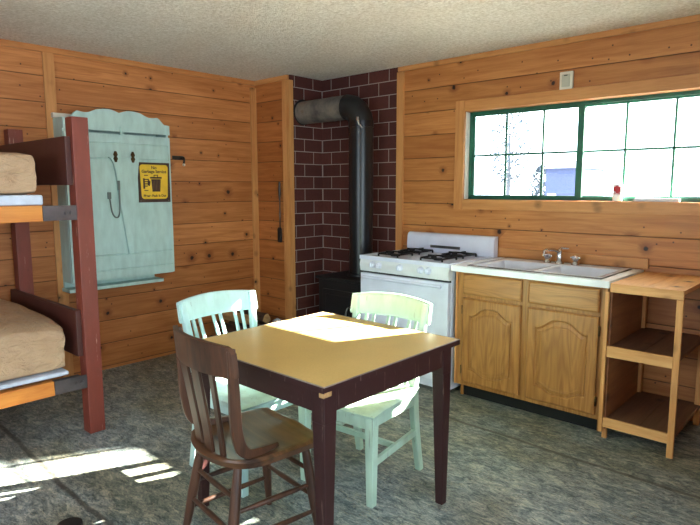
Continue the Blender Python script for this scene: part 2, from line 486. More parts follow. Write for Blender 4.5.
def window(name, axis, w0, w1, z0, z1, plane, depth, nx, nz, sashes, mat, sashmats):
    """Frame, sashes with muntins and one sheet of panes per sash, standing in a wall opening."""
    def bx(bm, p0, p1, d0, d1, a, b, bev=.002):
        if axis == 'X': box(bm, p0, p1, d0, d1, a, b, bev)
        else: box(bm, d0, d1, p0, p1, a, b, bev)
    f = new(); t = .028
    bx(f, w0, w1, plane, plane + depth, z0, z0 + t * .7); bx(f, w0, w1, plane, plane + depth, z1 - t * .8, z1)
    bx(f, w0, w0 + t, plane, plane + depth, z0, z1); bx(f, w1 - t, w1, plane, plane + depth, z0, z1)
    m_ = (w0 + w1) / 2; bx(f, m_ - .022, m_ + .022, plane - .004, plane + .03, z0 + t * .7, z1 - t * .8)
    fr = struct(name, f, mat)
    iw = (w1 - w0 - 2 * t + .04) / sashes
    for s in range(sashes):
        a = w0 + t - .002 + s * (iw - .04 / sashes * (sashes > 1)) ; b = a + iw
        pl = plane + .004 + .018 * s
        g = new(); e = .022
        bx(g, a, b, pl, pl + .016, z0 + t * .6, z0 + t * .6 + e * .7); bx(g, a, b, pl, pl + .016, z1 - t * .8 - e * .6, z1 - t * .8)
        bx(g, a, a + e, pl, pl + .016, z0 + t * .6, z1 - t * .8); bx(g, b - e, b, pl, pl + .016, z0 + t * .6, z1 - t * .8)
        for i in range(1, nx):
            p = a + (b - a) * i / nx; bx(g, p - .0075, p + .0075, pl, pl + .014, z0 + t, z1 - t)
        for i in range(1, nz):
            p = z0 + (z1 - z0) * i / nz; bx(g, a, b, pl, pl + .014, p - .0075, p + .0075)
        so = struct('sash', g, sashmats[s], fr)
        p = new(); bx(p, a + .01, b - .01, pl + .006, pl + .009, z0 + t, z1 - t, 0)
        struct('pane', p, M['glass'], so)
    return fr
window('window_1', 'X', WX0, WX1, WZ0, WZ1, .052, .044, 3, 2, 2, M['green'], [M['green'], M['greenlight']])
window('window_2', 'Y', RW[0], RW[1], RW[2], RW[3], XR + .03, .05, 3, 2, 2, M['green'], [M['green'], M['green']])
window('window_3', 'X', FW[0], FW[1], FW[2], FW[3], YF - .08, .05, 3, 2, 2, M['green'], [M['green'], M['green']])
bm = new(); box(bm, WX0 + .0003, WX0 + .006, .001, .051, WZ0 + .001, WZ1 - .001); struct('trim_13', bm, plain('jamb coloured as sunlit', (226, 222, 212), .6, 0, 0, .02))  # pale lining added; the sun on the left jamb is put into its colour
# casing of the window over the sink
bm = new(); box(bm, 1.448, 1.527, -.021, 0, 1.25, 2.066, .002); struct('trim_1', bm, M['trim'])
bm = new(); box(bm, 1.5275, 3.34, -.02, 0, 1.985, 2.064, .002); struct('trim_2', bm, M['trimX'])
bm = new(); box(bm, 1.5275, 3.34, -.020, 0, 1.252, 1.325, .002); struct('trim_3', bm, M['trimX'])
bm = new(); box(bm, .880, .945, -.022, 0, 0, 2.352, .002); struct('trim_4', bm, M['trim'])           # board between brick and pine
bm = new(); box(bm, -.082, -.036, -.432, -.41, 0, 2.35, .002); box(bm, -.0355, .006, -.430, -.376, 0, 2.35, .002)
struct('trim_5', bm, M['trim'])                                                                      # corner boards of the partition
bm = new(); box(bm, XL, XL + .02, -.472, -.41, 0, 2.33, .002); struct('trim_6', bm, M['trim'])       # inside corner board
bm = new(); box(bm, XL, XL + .018, -2.272, -2.198, 0, 2.352, .002); struct('trim_7', bm, M['trim'])  # batten behind the bunk
bm = new(); box(bm, XL, XL + .016, YF, -.41, 2.352, H, .002); struct('trim_8', bm, M['trimY'])       # board under the ceiling
bm = new(); box(bm, .885, XR, -.016, 0, 2.356, H, .002); struct('trim_9', bm, M['trimX'])
bm = new(); box(bm, XL, -.012, -.426, -.41, 2.354, H, .002); struct('trim_10', bm, M['trimX'])
bm = new(); box(bm, 1.84, 2.868, -.020, 0, .912, .974, .003); struct('trim_11', bm, M['trimX'])      # splash board behind the sink
bm = new(); box(bm, .03, .93, -.74, -.03, 0, .05, .008); struct('trim_12', bm, plain('slate hearth slab', (46, 42, 44), .7))

# ------------------------------------------------------------------ gas range
SX0, SX1, SY = 1.037, 1.822, -.64
r = thing('gas_range', 'white gas range with black burner grates between brick corner and sink cabinet', 'stove', (1.43, -.34, 0))
bm = new(); box(bm, SX0, SX1, SY + .03, -.03, .03, .885, .006)
obj('body', bm, M['white'], r)
bm = new()
shell(bm, 1, 8, lambda u, v: (SX0 + (SX1 - SX0) * u, -.645 + .0 * v - .010 * math.sin(v * PI), .797 + .092 * v),
      lambda u, v: (SX0 + (SX1 - SX0) * u, -.60, .797 + .092 * v), False)
cp = obj('control_panel', bm, M['whitepanel'], r)
for x in (1.164, 1.224, 1.415, 1.598, 1.660):
    bm = new(); tube(bm, [(x, -.652, .850), (x, -.658, .850), (x, -.676, .850), (x, -.680, .850)], [.026, .024, .020, .016], 24)
    box(bm, x - .003, x + .003, -.690, -.675, .833, .867, .002)
    obj('knob', bm, M['white'], r)
bm = new(); box(bm, SX0 + .004, SX1 - .004, -.618, -.60, .780, .797); obj('vent_gap', bm, M['black'], r, 'black gap under the control panel')
bm = new(); box(bm, SX0 + .002, SX1 - .002, -.650, -.612, .085, .783, .007, 3)
dr = obj('oven_door', bm, M['white'], r)
bm = new(); sweep(bm, [(SX0 + .04, -.665, .752), (SX1 - .05, -.665, .752)], (0, 0, 1), .022, .026, .008)
obj('handle', bm, M['white'], dr)
bm = new(); box(bm, SX0 + .01, SX1 - .01, -.63, -.60, .03, .083, .004); obj('kick_panel', bm, M['white'], r)
for x in (SX0 + .035, SX1 - .035):
    for y in (-.60, -.08):
        bm = new(); tube(bm, [(x, y, 0), (x, y, .006), (x, y, .01), (x, y, .034)], [.018, .018, .011, .011], 14); obj('foot', bm, M['white'], r)
bm = new()
def ctop(u, v):
    e = min(u, 1 - u, v, 1 - v)
    return (SX0 - .002 + (SX1 - SX0 + .004) * u, -.655 + .625 * v, .914 - .008 * min(1, max(0, (e - .015) / .03)))
shell(bm, 40, 40, ctop, lambda u, v: (SX0 - .002 + (SX1 - SX0 + .004) * u, -.655 + .625 * v, .886))
obj('cooktop', bm, M['white'], r)
bm = new()
prof = [(-.028, .9065), (-.090, .9065), (-.094, .96), (-.088, 1.03), (-.078, 1.050), (-.060, 1.058), (-.028, 1.058)]
prism(bm, prof, 'X', SX0 + .018, SX1 + .022, .003)
bg = obj('backguard', bm, M['white'], r)
bm = new(); box(bm, 1.29, 1.56, -.099, -.088, .945, .966, .001)
for i in range(14): box(bm, 1.297 + i * .019, 1.309 + i * .019, -.101, -.098, .949, .962)
obj('vent', bm, M['steel'], bg, 'dark vent slot')
for cx in (1.235, 1.622):
    for cy in (-.475, -.205):
        bm = new(); disc(bm, (cx, cy, .906), (0, 0, 1), .036, .012, 24, .004); disc(bm, (cx, cy, .917), (0, 0, 1), .024, .006, 20)
        obj('burner', bm, M['black'], r)
        bm = new(); s = .090
        for k in (-1, 1):
            box(bm, cx - s, cx + s, cy + k * s - .004, cy + k * s + .004, .920, .932, .002)
            box(bm, cx + k * s - .004, cx + k * s + .004, cy - s, cy + s, .920, .932, .002)
            box(bm, cx + k * .03, cx + k * s, cy - .005, cy + .005, .926, .942, .002) if k > 0 else box(bm, cx - s, cx - .03, cy - .005, cy + .005, .926, .942, .002)
            box(bm, cx - .005, cx + .005, cy + .03, cy + s, .926, .942, .002) if k > 0 else box(bm, cx - .005, cx + .005, cy - s, cy - .03, .926, .942, .002)
            for q in (-1, 1): box(bm, cx + k * s - .005, cx + k * s + .005, cy + q * s - .005, cy + q * s + .005, .9062, .925, .001)
        obj('grate', bm, M['black'], r)

# ------------------------------------------------------------------ sink cabinet
k = thing('sink_cabinet', 'golden oak base cabinet with two arched doors under the white sink top', 'cabinet', (2.35, -.3, 0))
bm = new(); box(bm, 1.862, 2.815, -.569, -.03, .10, .118); box(bm, 1.862, 1.880, -.569, -.03, .118, .866); box(bm, 2.797, 2.815, -.569, -.03, .118, .866); box(bm, 1.880, 2.797, -.045, -.03, .118, .866)
box(bm, 1.866, 1.886, -.54, -.03, 0, .10); box(bm, 2.79, 2.811, -.54, -.03, 0, .10)
obj('body', bm, M['oak'], k)
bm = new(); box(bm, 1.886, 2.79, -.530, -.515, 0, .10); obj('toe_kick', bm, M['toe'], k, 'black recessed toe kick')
bm = new(); y0, y1 = -.592, -.570
for a, b in ((1.862, 1.922), (2.306, 2.382), (2.776, 2.815)): box(bm, a, b, y0, y1, .09, .866, .0015)
for a, b in ((.09, .14), (.68, .735), (.845, .866)):
    box(bm, 1.922, 2.306, y0 + .0003, y1, a, b); box(bm, 2.382, 2.776, y0 + .0003, y1, a, b)
obj('face_frame', bm, M['oak'], k)
for a, b, z in ((1.848, 1.8615, .09), (2.8155, 2.829, .05)):
    bm = new(); box(bm, a, b, -.60, -.03, z, .866, .001); obj('side_board', bm, M['trim'], k, 'pine side board')
def door_front(x0, x1, z0, z1):
    hw = (x1 - x0) / 2; cx = (x0 + x1) / 2; hx = hw - .062; zt, zb = z1 - .062, z0 + .058
    def sm(a, b, t):
        t = min(1, max(0, (t - a) / (b - a))); return t * t * (3 - 2 * t)
    def h(x, z):
        s = abs(x - cx) / hx
        top = zt - .058 * sm(.22, .95, s); bot = zb + .040 * sm(.22, .95, s)
        d = min(hx - abs(x - cx), (top - z) * .93, (z - bot) * .93)
        e = min(x - x0, x1 - x, z - z0, z1 - z)
        yy = 0.
        if -.006 < d < .006: yy = .009 * (1 - abs(d) / .006) ** .6
        elif d >= .006: yy = .006 * (1 - sm(.008, .032, d))
        if .030 < d < .037: yy += .0018
        return yy + .006 * (1 - sm(0, .010, e))
    def fa(u, v):
        x = x0 + (x1 - x0) * u; z = z0 + (z1 - z0) * v
        return (x, -.614 + h(x, z), z)
    bm = new(); shell(bm, 110, 150, fa, lambda u, v: (x0 + (x1 - x0) * u, -.5925, z0 + (z1 - z0) * v), False)
    return bm
for x0, x1, hx in ((1.908, 2.322, 1), (2.366, 2.790, -1)):
    d = obj('door', door_front(x0, x1, .118, .692), M['oak'], k)
    for z in (.20, .61):
        xx = x0 - .004 if hx > 0 else x1 + .004
        bm = new(); tube(bm, [(xx, -.603, z - .028), (xx, -.603, z + .028)], .006, 10); box(bm, xx - .003, xx + .003, -.600, -.593, z - .024, z + .024)
        obj('hinge', bm, M['brass'], d, 'dark hinge')
    def dfront(u, v, x0=x0, x1=x1):
        e = min(u * (x1 - x0), (1 - u) * (x1 - x0), v * .137, (1 - v) * .137)
        t = min(1, e / .012)
        return (x0 + (x1 - x0) * u, -.606 - .008 * t * (2 - t), .716 + .137 * v)
    bm = new(); shell(bm, 70, 30, dfront, lambda u, v: (x0 + (x1 - x0) * u, -.5925, .716 + .137 * v), False)
    obj('drawer_front', bm, M['oakX'], k)

# worktop with its opening, the sink in it, the tap
bm = new()
for a, b, c, d in ((1.834, 1.955, -.632, -.021), (2.765, 2.846, -.632, -.021), (1.955, 2.765, -.632, -.575), (1.955, 2.765, -.075, -.021)):
    box(bm, a, b, c, d, .868, .905)
box(bm, 1.832, 2.848, -.640, -.632, .866, .9055, .003)
tag(obj('worktop', bm, M['laminate']), 'white worktop around the sink above the oak doors', 'worktop')
sx0, sx1, sy0, sy1 = 1.94, 2.78, -.592, -.060
def sm(a, b, t):
    t = min(1, max(0, (t - a) / (b - a))); return t * t * (3 - 2 * t)
def basin(u, v):
    x = sx0 + (sx1 - sx0) * u; y = sy0 + (sy1 - sy0) * v
    dp = 0.
    for a, b in ((1.975, 2.345), (2.375, 2.745)):
        e = min(x - a, b - x, y + .560, -.175 - y)
        dp = max(dp, sm(0, .035, e))
    return (x, y, .911 - .15 * dp)
bm = new(); shell(bm, 84, 54, basin, lambda u, v: (basin(u, v)[0], basin(u, v)[1], basin(u, v)[2] - .005))
sk = tag(obj('sink', bm, M['porcelain']), 'white double basin sink set into the worktop', 'sink')
bm = new()
for a, b, c, d in ((sx0 - .008, sx1 + .008, sy0 - .008, sy0), (sx0 - .008, sx1 + .008, sy1, sy1 + .008), (sx0 - .008, sx0, sy0, sy1), (sx1, sx1 + .008, sy0, sy1)):
    box(bm, a, b, c, d, .9055, .9125, .001)
obj('rim', bm, M['steel'], sk, 'thin dark metal rim', False)
for x in (2.16, 2.56):
    bm = new(); tube(bm, [(x, -.37, .7612), (x, -.37, .7632), (x, -.37, .7636)], [.04, .036, .001], 20); obj('drain', bm, M['chrome'], sk, None, False)
f = thing('faucet', 'chrome two handled faucet on the back of the sink', 'faucet', (2.345, -.115, .911))
bm = new(); tube(bm, [(2.345, -.115, .911), (2.345, -.115, .918), (2.345, -.115, .93), (2.345, -.115, .985), (2.345, -.115, .998), (2.345, -.115, 1.008)], [.030, .028, .019, .016, .019, .010], 20)
obj('body', smooth_all(bm), M['chrome'], f)
bm = new(); tube(bm, lerp_path([(2.345, -.115, .985), (2.335, -.17, 1.005), (2.32, -.24, 1.012), (2.312, -.275, 1.004), (2.311, -.283, .985)], 5), [.011] * 21, 12)
obj('spout', bm, M['chrome'], f)
bm = new(); tube(bm, [(2.345, -.115, 1.004), (2.352, -.10, 1.014), (2.395, -.085, 1.012)], [.008, .008, .004], 10); obj('diverter', bm, M['chrome'], f)
for x in (2.262, 2.452):
    bm = new(); tube(bm, [(x, -.115, .911), (x, -.115, .92), (x, -.115, .935), (x, -.115, .945), (x, -.115, .968), (x, -.115, .974)], [.026, .024, .014, .022, .024, .014], 14)
    box(bm, x - .034, x + .034, -.121, -.109, .952, .964, .003)
    obj('handle', bm, M['chrome'], f)

# ------------------------------------------------------------------ open pine shelf
s = thing('shelf_unit', 'open raw pine shelf with two brown shelves beside the sink cabinet', 'shelf', (3.03, -.33, 0))
X0, X1, Y0, Y1 = 2.852, 3.214, -.64, -.024
bm = new()
box(bm, X0, 3.033, Y0 + .018, Y1, .872, .896, .0015); box(bm, 3.036, X1, Y0 + .018, Y1, .872, .896, .0015)
obj('top', bm, M['shelfpine'], s)
bm = new(); box(bm, X0 + .001, X1 - .001, Y0, Y0 + .0175, .848, .896, .0015); obj('edging', bm, M['shelfX'], s)
for z0, z1 in ((.483, .545), (.076, .130)):
    bm = new(); box(bm, X0, X1 - .0325, Y0, Y0 + .0175, z0, z1, .0015); obj('edging', bm, M['shelfX'], s)
for z in (.524, .108):
    bm = new(); box(bm, X0 + .012, 3.031, Y0 + .019, Y1, z, z + .019, .001); box(bm, 3.034, X1 - .002, Y0 + .019, Y1, z, z + .019, .001)
    obj('shelf_board', bm, M['darkshelf'], s)
for x, y, z0 in ((X0 - .018, Y0 + .019, .045), (X1 - .032, Y0 + .019, 0), (X0 - .001, Y1 - .032, 0), (X1 - .032, Y1 - .032, 0)):
    bm = new()
    if z0: box(bm, x - .004, x + .0155, Y0 - .001, Y0 + .018, z0, .847, .0015)
    else: box(bm, x, x + .030, y, y + .030, 0, .871, .002) if y > -.3 else box(bm, x, x + .032, Y0 + .0, Y0 + .0178, 0, .847, .002)
    obj('post', bm, M['shelfZ'], s)
bm = new(); box(bm, X0 + .001, X0 + .009, Y0 + .02, Y1 - .034, .06, .870); obj('side_panel', bm, wood('brown pine side', (150, 96, 58), (118, 70, 40), 'Y', 12, .55, .3), s)
bm = new(); box(bm, X0 - .012, X0 + .012, Y0 + .03, Y0 + .055, 0, .075, .002); obj('foot', bm, M['shelfZ'], s)

# ------------------------------------------------------------------ wood stove and its flue
w = thing('wood_stove', 'low black wood stove in the brick corner under the flue pipe', 'stove', (.67, -.3, .05))
bm = new(); box(bm, .43, .915, -.50, -.075, .17, .655, .01); obj('body', bm, M['stoveblack'], w)
bm = new(); box(bm, .415, .930, -.52, -.06, .655, .68, .006); disc(bm, (.70, -.26, .68), (0, 0, 1), .115, .02, 32); obj('top_plate', bm, M['stoveblack'], w)
bm = new(); box(bm, .50, .845, -.522, -.501, .27, .58, .006); box(bm, .54, .805, -.53, -.521, .31, .54, .004)
sd = obj('door', bm, M['stoveblack'], w)
bm = new(); tube(bm, lerp_path([(.82, -.522, .46), (.822, -.56, .455), (.815, -.572, .42), (.81, -.572, .37)], 4), .008, 10); obj('handle', bm, M['steel'], sd)
bm = new(); box(bm, .43, .915, -.57, -.50, .20, .222, .005); obj('ash_lip', bm, M['stoveblack'], w)
for x in (.46, .885):
    for y in (-.47, -.11):
        bm = new(); post(bm, x, y, .05, .175, .035, .05); obj('leg', bm, M['stoveblack'], w)
p = thing('flue_pipe', 'black stovepipe rising from the wood stove and bending into the brick', 'stovepipe', (.70, -.26, .70))
bm = new(); tube(bm, [(.70, -.26, .701), (.70, -.26, 1.20)], .098, 36); tube(bm, [(.70, -.26, 1.185), (.70, -.26, 1.935)], .1, 36)
obj('upright', bm, M['pipeblack'], p)
bm = new()
arc = [(.70 - .155 + .155 * math.cos(a), -.26, 1.925 + .155 * math.sin(a)) for a in [i * PI / 2 / 8 for i in range(9)]]
tube(bm, arc, [.104 - .004 * (i % 2) for i in range(9)], 32)
obj('elbow', bm, M['stoveblack'], p)
bm = new(); tube(bm, [(.56, -.26, 2.080), (.002, -.26, 2.080)], .100, 36)
tube(bm, [(.40, -.26, 2.080), (.385, -.26, 2.080)], .102, 36)
obj('crosspipe', bm, M['pipegrey'], p, 'grey heat-stained pipe')
bm = new(); tube(bm, [(.001, -.26, 2.085), (.008, -.26, 2.085)], .112, 32); obj('wall_shade_ring', bm, M['stoveblack'], p)  # black ring put in for the dark shadow round the pipe hole
bm = new(); tube(bm, [(.70, -.26, 1.905), (.70, -.26, 1.955)], .1035, 36)
obj('clamp', bm, plain('dark metal band', (52, 52, 56), .3, .9), p, 'dark metal band')
bm = new(); tube(bm, [(.755, -.365, 1.975), (.757, -.367, 1.955), (.77, -.365, 1.92), (.795, -.352, 1.885)], [.012, .012, .009, .009], 10); obj('glint_piece', bm, M['chrome'], p, 'bright chrome piece standing for a glint')  # chrome piece modelled for the small glint beside the clamp

# ------------------------------------------------------------------ hearth shovel on the partition, wood pile, paper
h = thing('hearth_shovel', 'long thin hearth shovel hanging on the pine partition next to the brick', 'shovel', (-.155, -.41, .915))
bm = new(); tube(bm, [(-.15, -.418, 1.04), (-.148, -.418, 1.30)], .0055, 10); obj('shaft', bm, M['steel'], h)
bm = new(); tube(bm, lerp_path([(-.148, -.42, 1.30), (-.147, -.42, 1.40), (-.146, -.42, 1.47)], 4), [.007, .008, .011, .012, .012, .011, .011, .01, .008], 12)
obj('handle', bm, M['hook'], h)
bm = new(); t = [(-.178, 1.035), (-.168, 1.055), (-.136, 1.055), (-.126, 1.035), (-.128, .93), (-.136, .918), (-.168, .918), (-.176, .93)]
prism(bm, t, 'Y', -.428, -.413, .002); obj('blade', bm, M['stoveblack'], h)
def log(x, y, z, L, rad, rz, mat, label, tilt=0.):
    o = bm = new(); n = 11
    t = bmesh.new(); rings = []
    sh = [rad * random.uniform(.72, 1.08) for _ in range(n)]
    for i in range(7):
        ss = i / 6
        rings.append([t.verts.new(((ss - .5) * L, sh[k] * math.cos(2 * PI * k / n) * (1 + .06 * math.sin(5 * ss + k)), max(-rad * .8, sh[k] * math.sin(2 * PI * k / n)))) for k in range(n)])
    for a, b in zip(rings, rings[1:]):
        for q in range(n): t.faces.new((a[q], a[(q + 1) % n], b[(q + 1) % n], b[q]))
    f1 = t.faces.new(rings[0][::-1]); f2 = t.faces.new(rings[-1]); f1.material_index = f2.material_index = 1
    bmesh.ops.recalc_face_normals(t, faces=t.faces)
    merge(bm, t)
    g = obj('firewood_log', bm, [mat, M['logend']]); g.location = (x, y, z); g.rotation_euler = (0, tilt, rz)
    return tag(g, label, 'firewood', 'firewood heaped by the partition')
same = 'dark split log in the firewood heap on the floor by the pine partition'
for x, y, z, L, rad, rz in ((-.22, -.56, .058, .42, .068, .02), (-.22, -.71, .052, .42, .062, -.02), (-.20, -.86, .058, .40, .068, .02), (-.22, -1.00, .052, .42, .060, 0),
                            (-.22, -.630, .172, .40, .055, .02), (-.21, -.78, .172, .41, .058, -.02), (-.20, -.93, .172, .40, .057, .02), (-.22, -.70, .268, .38, .050, .02)):
    log(x, y, z, L, rad, rz, M['bark'], same)
log(-.20, -.86, .272, .36, .048, .06, M['logend'], 'pale bare split log on top of the firewood heap')
bm = new(); bmesh.ops.create_icosphere(bm, subdivisions=3, radius=.05)
for v in bm.verts:
    v.co *= 1 + .35 * mnoise.noise(v.co * 28); v.co += Vector((-.06, -.535, .185))
tag(obj('crumpled_paper', bm, M['paper']), 'crumpled pale paper ball lying on the firewood heap', 'paper')

# ------------------------------------------------------------------ small things on the walls and the sill
h = thing('wall_hook', 'small dark metal hook with pale tip on wall right of aqua cupboard', 'hook', (XL, -1.22, 1.66))
bm = new(); box(bm, XL + .001, XL + .007, -1.295, -1.19, 1.650, 1.682, .002); obj('base_plate', bm, M['hook'], h)
bm = new(); tube(bm, lerp_path([(XL + .006, -1.205, 1.668), (XL + .035, -1.205, 1.668), (XL + .045, -1.207, 1.645), (XL + .042, -1.21, 1.618)], 4), .008, 10); obj('prong', bm, M['hook'], h)
bm = new(); bmesh.ops.create_uvsphere(bm, u_segments=14, v_segments=10, radius=.012)
for v in bm.verts: v.co += Vector((XL + .042, -1.21, 1.608))
obj('tip', smooth_all(bm), M['plate'], h, 'pale rounded tip')
h = thing('wall_box', 'small cream plastic box on the pine boards above the window', 'wall box', (2.297, 0, 2.11))
bm = new(); box(bm, 2.252, 2.340, -.022, -.001, 2.062, 2.176, .005); obj('case', bm, M['plate'], h)
bm = new(); box(bm, 2.268, 2.322, -.026, -.0215, 2.077, 2.158, .003); obj('panel', bm, M['plate2'], h, 'grey panel')
bm = new(); box(bm, 2.283, 2.307, -.0285, -.0258, 2.148, 2.153); obj('slot', bm, M['black'], h, 'dark slot')
h = thing('can', 'small white can with red print standing on the window sill', 'can', (2.650, .021, 1.328))
bm = new(); tube(bm, [(2.650, .021, 1.3285), (2.650, .021, 1.332), (2.650, .021, 1.430), (2.650, .021, 1.438)], [.026, .029, .029, .024], 24); obj('body', bm, M['laminate'], h)
bm = new()
for i in range(14):
    a0, a1 = -2.6 + i * .13, -2.6 + (i + 1) * .13
    z0 = 1.386 + .008 * math.sin(i * .5); z1 = 1.428 - .018 * abs(i - 8) / 8
    pts = [(2.650 + .0295 * math.cos(a), .021 + .0295 * math.sin(a), z) for a, z in ((a0, z0), (a1, z0), (a1, z1), (a0, z1))]
    bm.faces.new([bm.verts.new(q) for q in pts])
    if i % 2: bm.faces.new([bm.verts.new((q[0], q[1], q[2] * 0 + (1.372 if j < 2 else 1.384))) for j, q in enumerate(pts)])
bm.normal_update()
obj('print', bm, M['redprint'], h, 'red print')
bm = new(); box(bm, 2.752, 3.01, .010, .05, 1.3285, 1.345, .003); box(bm, 2.757, 3.005, .013, .047, 1.338, 1.350, .002)
tag(obj('tray', bm, plain('white plastic tray', (226, 228, 234), .5, 0, 0, .02)), 'narrow white tray lying on the window sill next to the can', 'tray')

# ------------------------------------------------------------------ aqua wall cupboard with drop table
A0, A1 = -2.232, -1.418
FX = -.300
h = thing('wall_cupboard', 'aqua painted fold-down wall cupboard with scalloped top behind the bunk post', 'cupboard', (XL, -1.82, .66))
bm = new()
box(bm, XL + .002, FX - .02, A0, A0 + .02, .735, 1.905, .002); box(bm, XL + .002, FX - .02, A1 - .022, A1 - .002, .735, 1.905, .002)
box(bm, XL + .002, FX - .02, A0 + .02, A1 - .022, 1.885, 1.905); box(bm, XL + .002, FX - .02, A0 + .02, A1 - .022, .735, .755)
box(bm, XL + .002, XL + .012, A0 + .02, A1 - .022, .755, 1.885)
obj('case', bm, M['mintH'], h)
bm = new(); n = 64; W = A1 - A0; poly = [(A0, 1.826)]
pts = []
for i in range(n + 1):
    u = i / n; q = abs(u - .5) * 2                       # two humps in the middle, sinking to the shoulders
    z = 1.908 + .062 * sm(.0, .12, 1 - q) * 0
    if q < .42: z = 1.985 - .022 * (1 - abs(math.sin(q / .42 * PI))) * (1 if q < .21 else .0) - (.0 if q < .21 else .010 * (1 - math.sin(q / .42 * PI)) )
    elif q < .74: z = 1.975 - .016 * math.sin((q - .42) / .32 * PI) - .02 * (q - .42) / .32
    else: z = 1.955 - .055 * sm(.74, .92, q)
    pts.append((A0 + W * u, z))
prism(bm, [(A0, 1.829)] + pts + [(A1, 1.829)], 'X', FX - .02, FX, .0)
obj('crest', bm, M['mintH'], h)
bm = new(); box(bm, XL + .003, XL + .055, -2.242, -1.500, 1.908, 1.942, .002); obj('cleat', bm, M['plate'], h, 'pale strip behind the crest')
bm = new(); box(bm, XL + .004, FX - .035, A0 - .01, -1.50, .665, .690, .003); box(bm, XL + .004, XL + .04, A0, -1.52, .690, .734); obj('ledge', bm, M['mintH'], h)
# the folded table that closes the front: a slab with a sunk field
def fold(u, v):
    y = A0 + .002 + (A1 - A0 - .004) * u; z = .742 + 1.066 * v
    d = 0.
    for zz in (1.742, 1.632, .918, .806):                 # board joints
        if abs(z - zz) < .004 and (zz in (1.742, 1.632, .918, .806)) and -2.21 < y < -1.44: d = .006
    if abs(y + 1.440) < .004 and 1.632 < z < 1.742: d = .006
    return (FX - d, y, z)
bm = new(); shell(bm, 120, 267, fold, lambda u, v: (FX - .018, fold(u, v)[1], fold(u, v)[2]), False)
fp = obj('drop_leaf', bm, M['mintH'], h)
poly = [(-1.933, 1.642), (-1.915, 1.628), (-1.895, 1.59), (-1.882, 1.53), (-1.875, 1.45), (-1.862, 1.32), (-1.835, 1.12), (-1.808, .918),
        (-1.775, .922), (-1.745, 1.25), (-1.70, 1.61), (-1.692, 1.642)]
bm = new(); prism(bm, poly, 'X', FX + .001, FX + .026, .002); lg = obj('prop_leg', bm, M['mintH'], h)
for y in (-1.882, -1.748):
    bm = new(); tube(bm, [(FX + .027, y, 1.625), (FX + .027, y, 1.66)], .006, 10)
    prism(bm, [(y - .017, 1.660), (y - .007, 1.684), (y + .007, 1.684), (y + .017, 1.660), (y + .010, 1.645), (y + .017, 1.630), (y + .007, 1.604), (y - .007, 1.604), (y - .017, 1.630), (y - .010, 1.645)], 'X', FX + .0265, FX + .030)
    obj('hinge', bm, M['brass'], h, 'dark brass hinge')
bm = new(); box(bm, FX + .001, FX + .016, -1.828, -1.806, 1.80, 1.868, .005); obj('turn_button', bm, M['mintH'], h)
bm = new(); tube(bm, lerp_path([(FX + .028, -1.868, 1.44), (FX + .03, -1.868, 1.30), (FX + .03, -1.878, 1.215), (FX + .03, -1.905, 1.20), (FX + .03, -1.93, 1.24), (FX + .012, -1.935, 1.34)], 5), .0055, 10)
box(bm, FX + .001, FX + .018, -1.948, -1.924, 1.335, 1.385, .003); box(bm, FX + .024, FX + .034, -1.878, -1.860, 1.40, 1.47, .003)
obj('hook_rod', bm, plain('grey green rod', (104, 112, 106), .4, .4), h, 'bent grey metal rod')
# the sign screwed to the cupboard
g = thing('sign', 'yellow garbage service sign with brown border on the aqua cupboard', 'sign', (FX + .002, -1.568, 1.455))
SY0, SY1, SZ0, SZ1 = -1.703, -1.436, 1.305, 1.610
bm = new(); box(bm, FX + .0015, FX + .006, SY0, SY1, SZ0, SZ1, .001); obj('board', bm, M['signbrown'], g)
def rounded(y0, y1, z0, z1, rr, taper=0.):
    out = []
    for cy, cz, a0 in ((y1 - rr, z1 - rr, 0), (y0 + rr, z1 - rr, 90), (y0 + rr, z0 + rr, 180), (y1 - rr, z0 + rr, 270)):
        for i in range(7):
            a = math.radians(a0 + i * 15); y = cy + rr * math.cos(a); z = cz + rr * math.sin(a)
            t = (z1 - z) / (z1 - z0); y += taper * t * (1 if y < (y0 + y1) / 2 else -1); out.append((y, z))
    return out
bm = new(); prism(bm, rounded(SY0 + .014, SY1 - .014, SZ0 + .026, SZ1 - .016, .024, .010), 'X', FX + .006, FX + .0072); obj('face', bm, M['signyellow'], g)
bm = new(); xa, xb = FX + .0072, FX + .0082
yc, zc = -1.556, 1.447                                    # the bin
prism(bm, [(yc - .040, zc + .036), (yc + .040, zc + .036), (yc + .033, zc - .060), (yc - .033, zc - .060)], 'X', xa, xb)
prism(bm, rounded(yc - .050, yc + .050, zc + .041, zc + .053, .005), 'X', xa, xb)
for y0, y1, z0, z1 in ((yc - .018, yc - .012, zc + .053, zc + .068), (yc + .012, yc + .018, zc + .053, zc + .068), (yc - .018, yc + .018, zc + .064, zc + .070)):
    box(bm, xa, xb, y0, y1, z0, z1)
ph, pz = yc - .078, zc + .012                             # a hand putting paper in
box(bm, xa, xb, ph - .030, ph - .016, pz - .050, pz + .030)
for i in range(4): box(bm, xa, xb, ph - .016, ph + .018 - .004 * i, pz + .018 - .017 * i, pz + .026 - .017 * i)
prism(bm, [(ph + .010, pz + .022), (ph + .032, pz + .006), (ph + .024, pz - .030), (ph + .006, pz - .022)], 'X', xa, xb)
box(bm, xa, xb, ph - .022, ph + .010, pz - .066, pz - .060); box(bm, xa, xb, ph - .02, ph + .012, pz + .050, pz + .056)
obj('pictogram', bm, M['signbrown'], g, 'brown bin pictogram')
bm = new()
for i in range(5): box(bm, xb, xb + .0006, yc - .026 + i * .0125, yc - .0225 + i * .0125, zc - .05, zc + .028)
obj('bin_rib', bm, plain('muted rib lines', (120, 84, 44), .5), g)
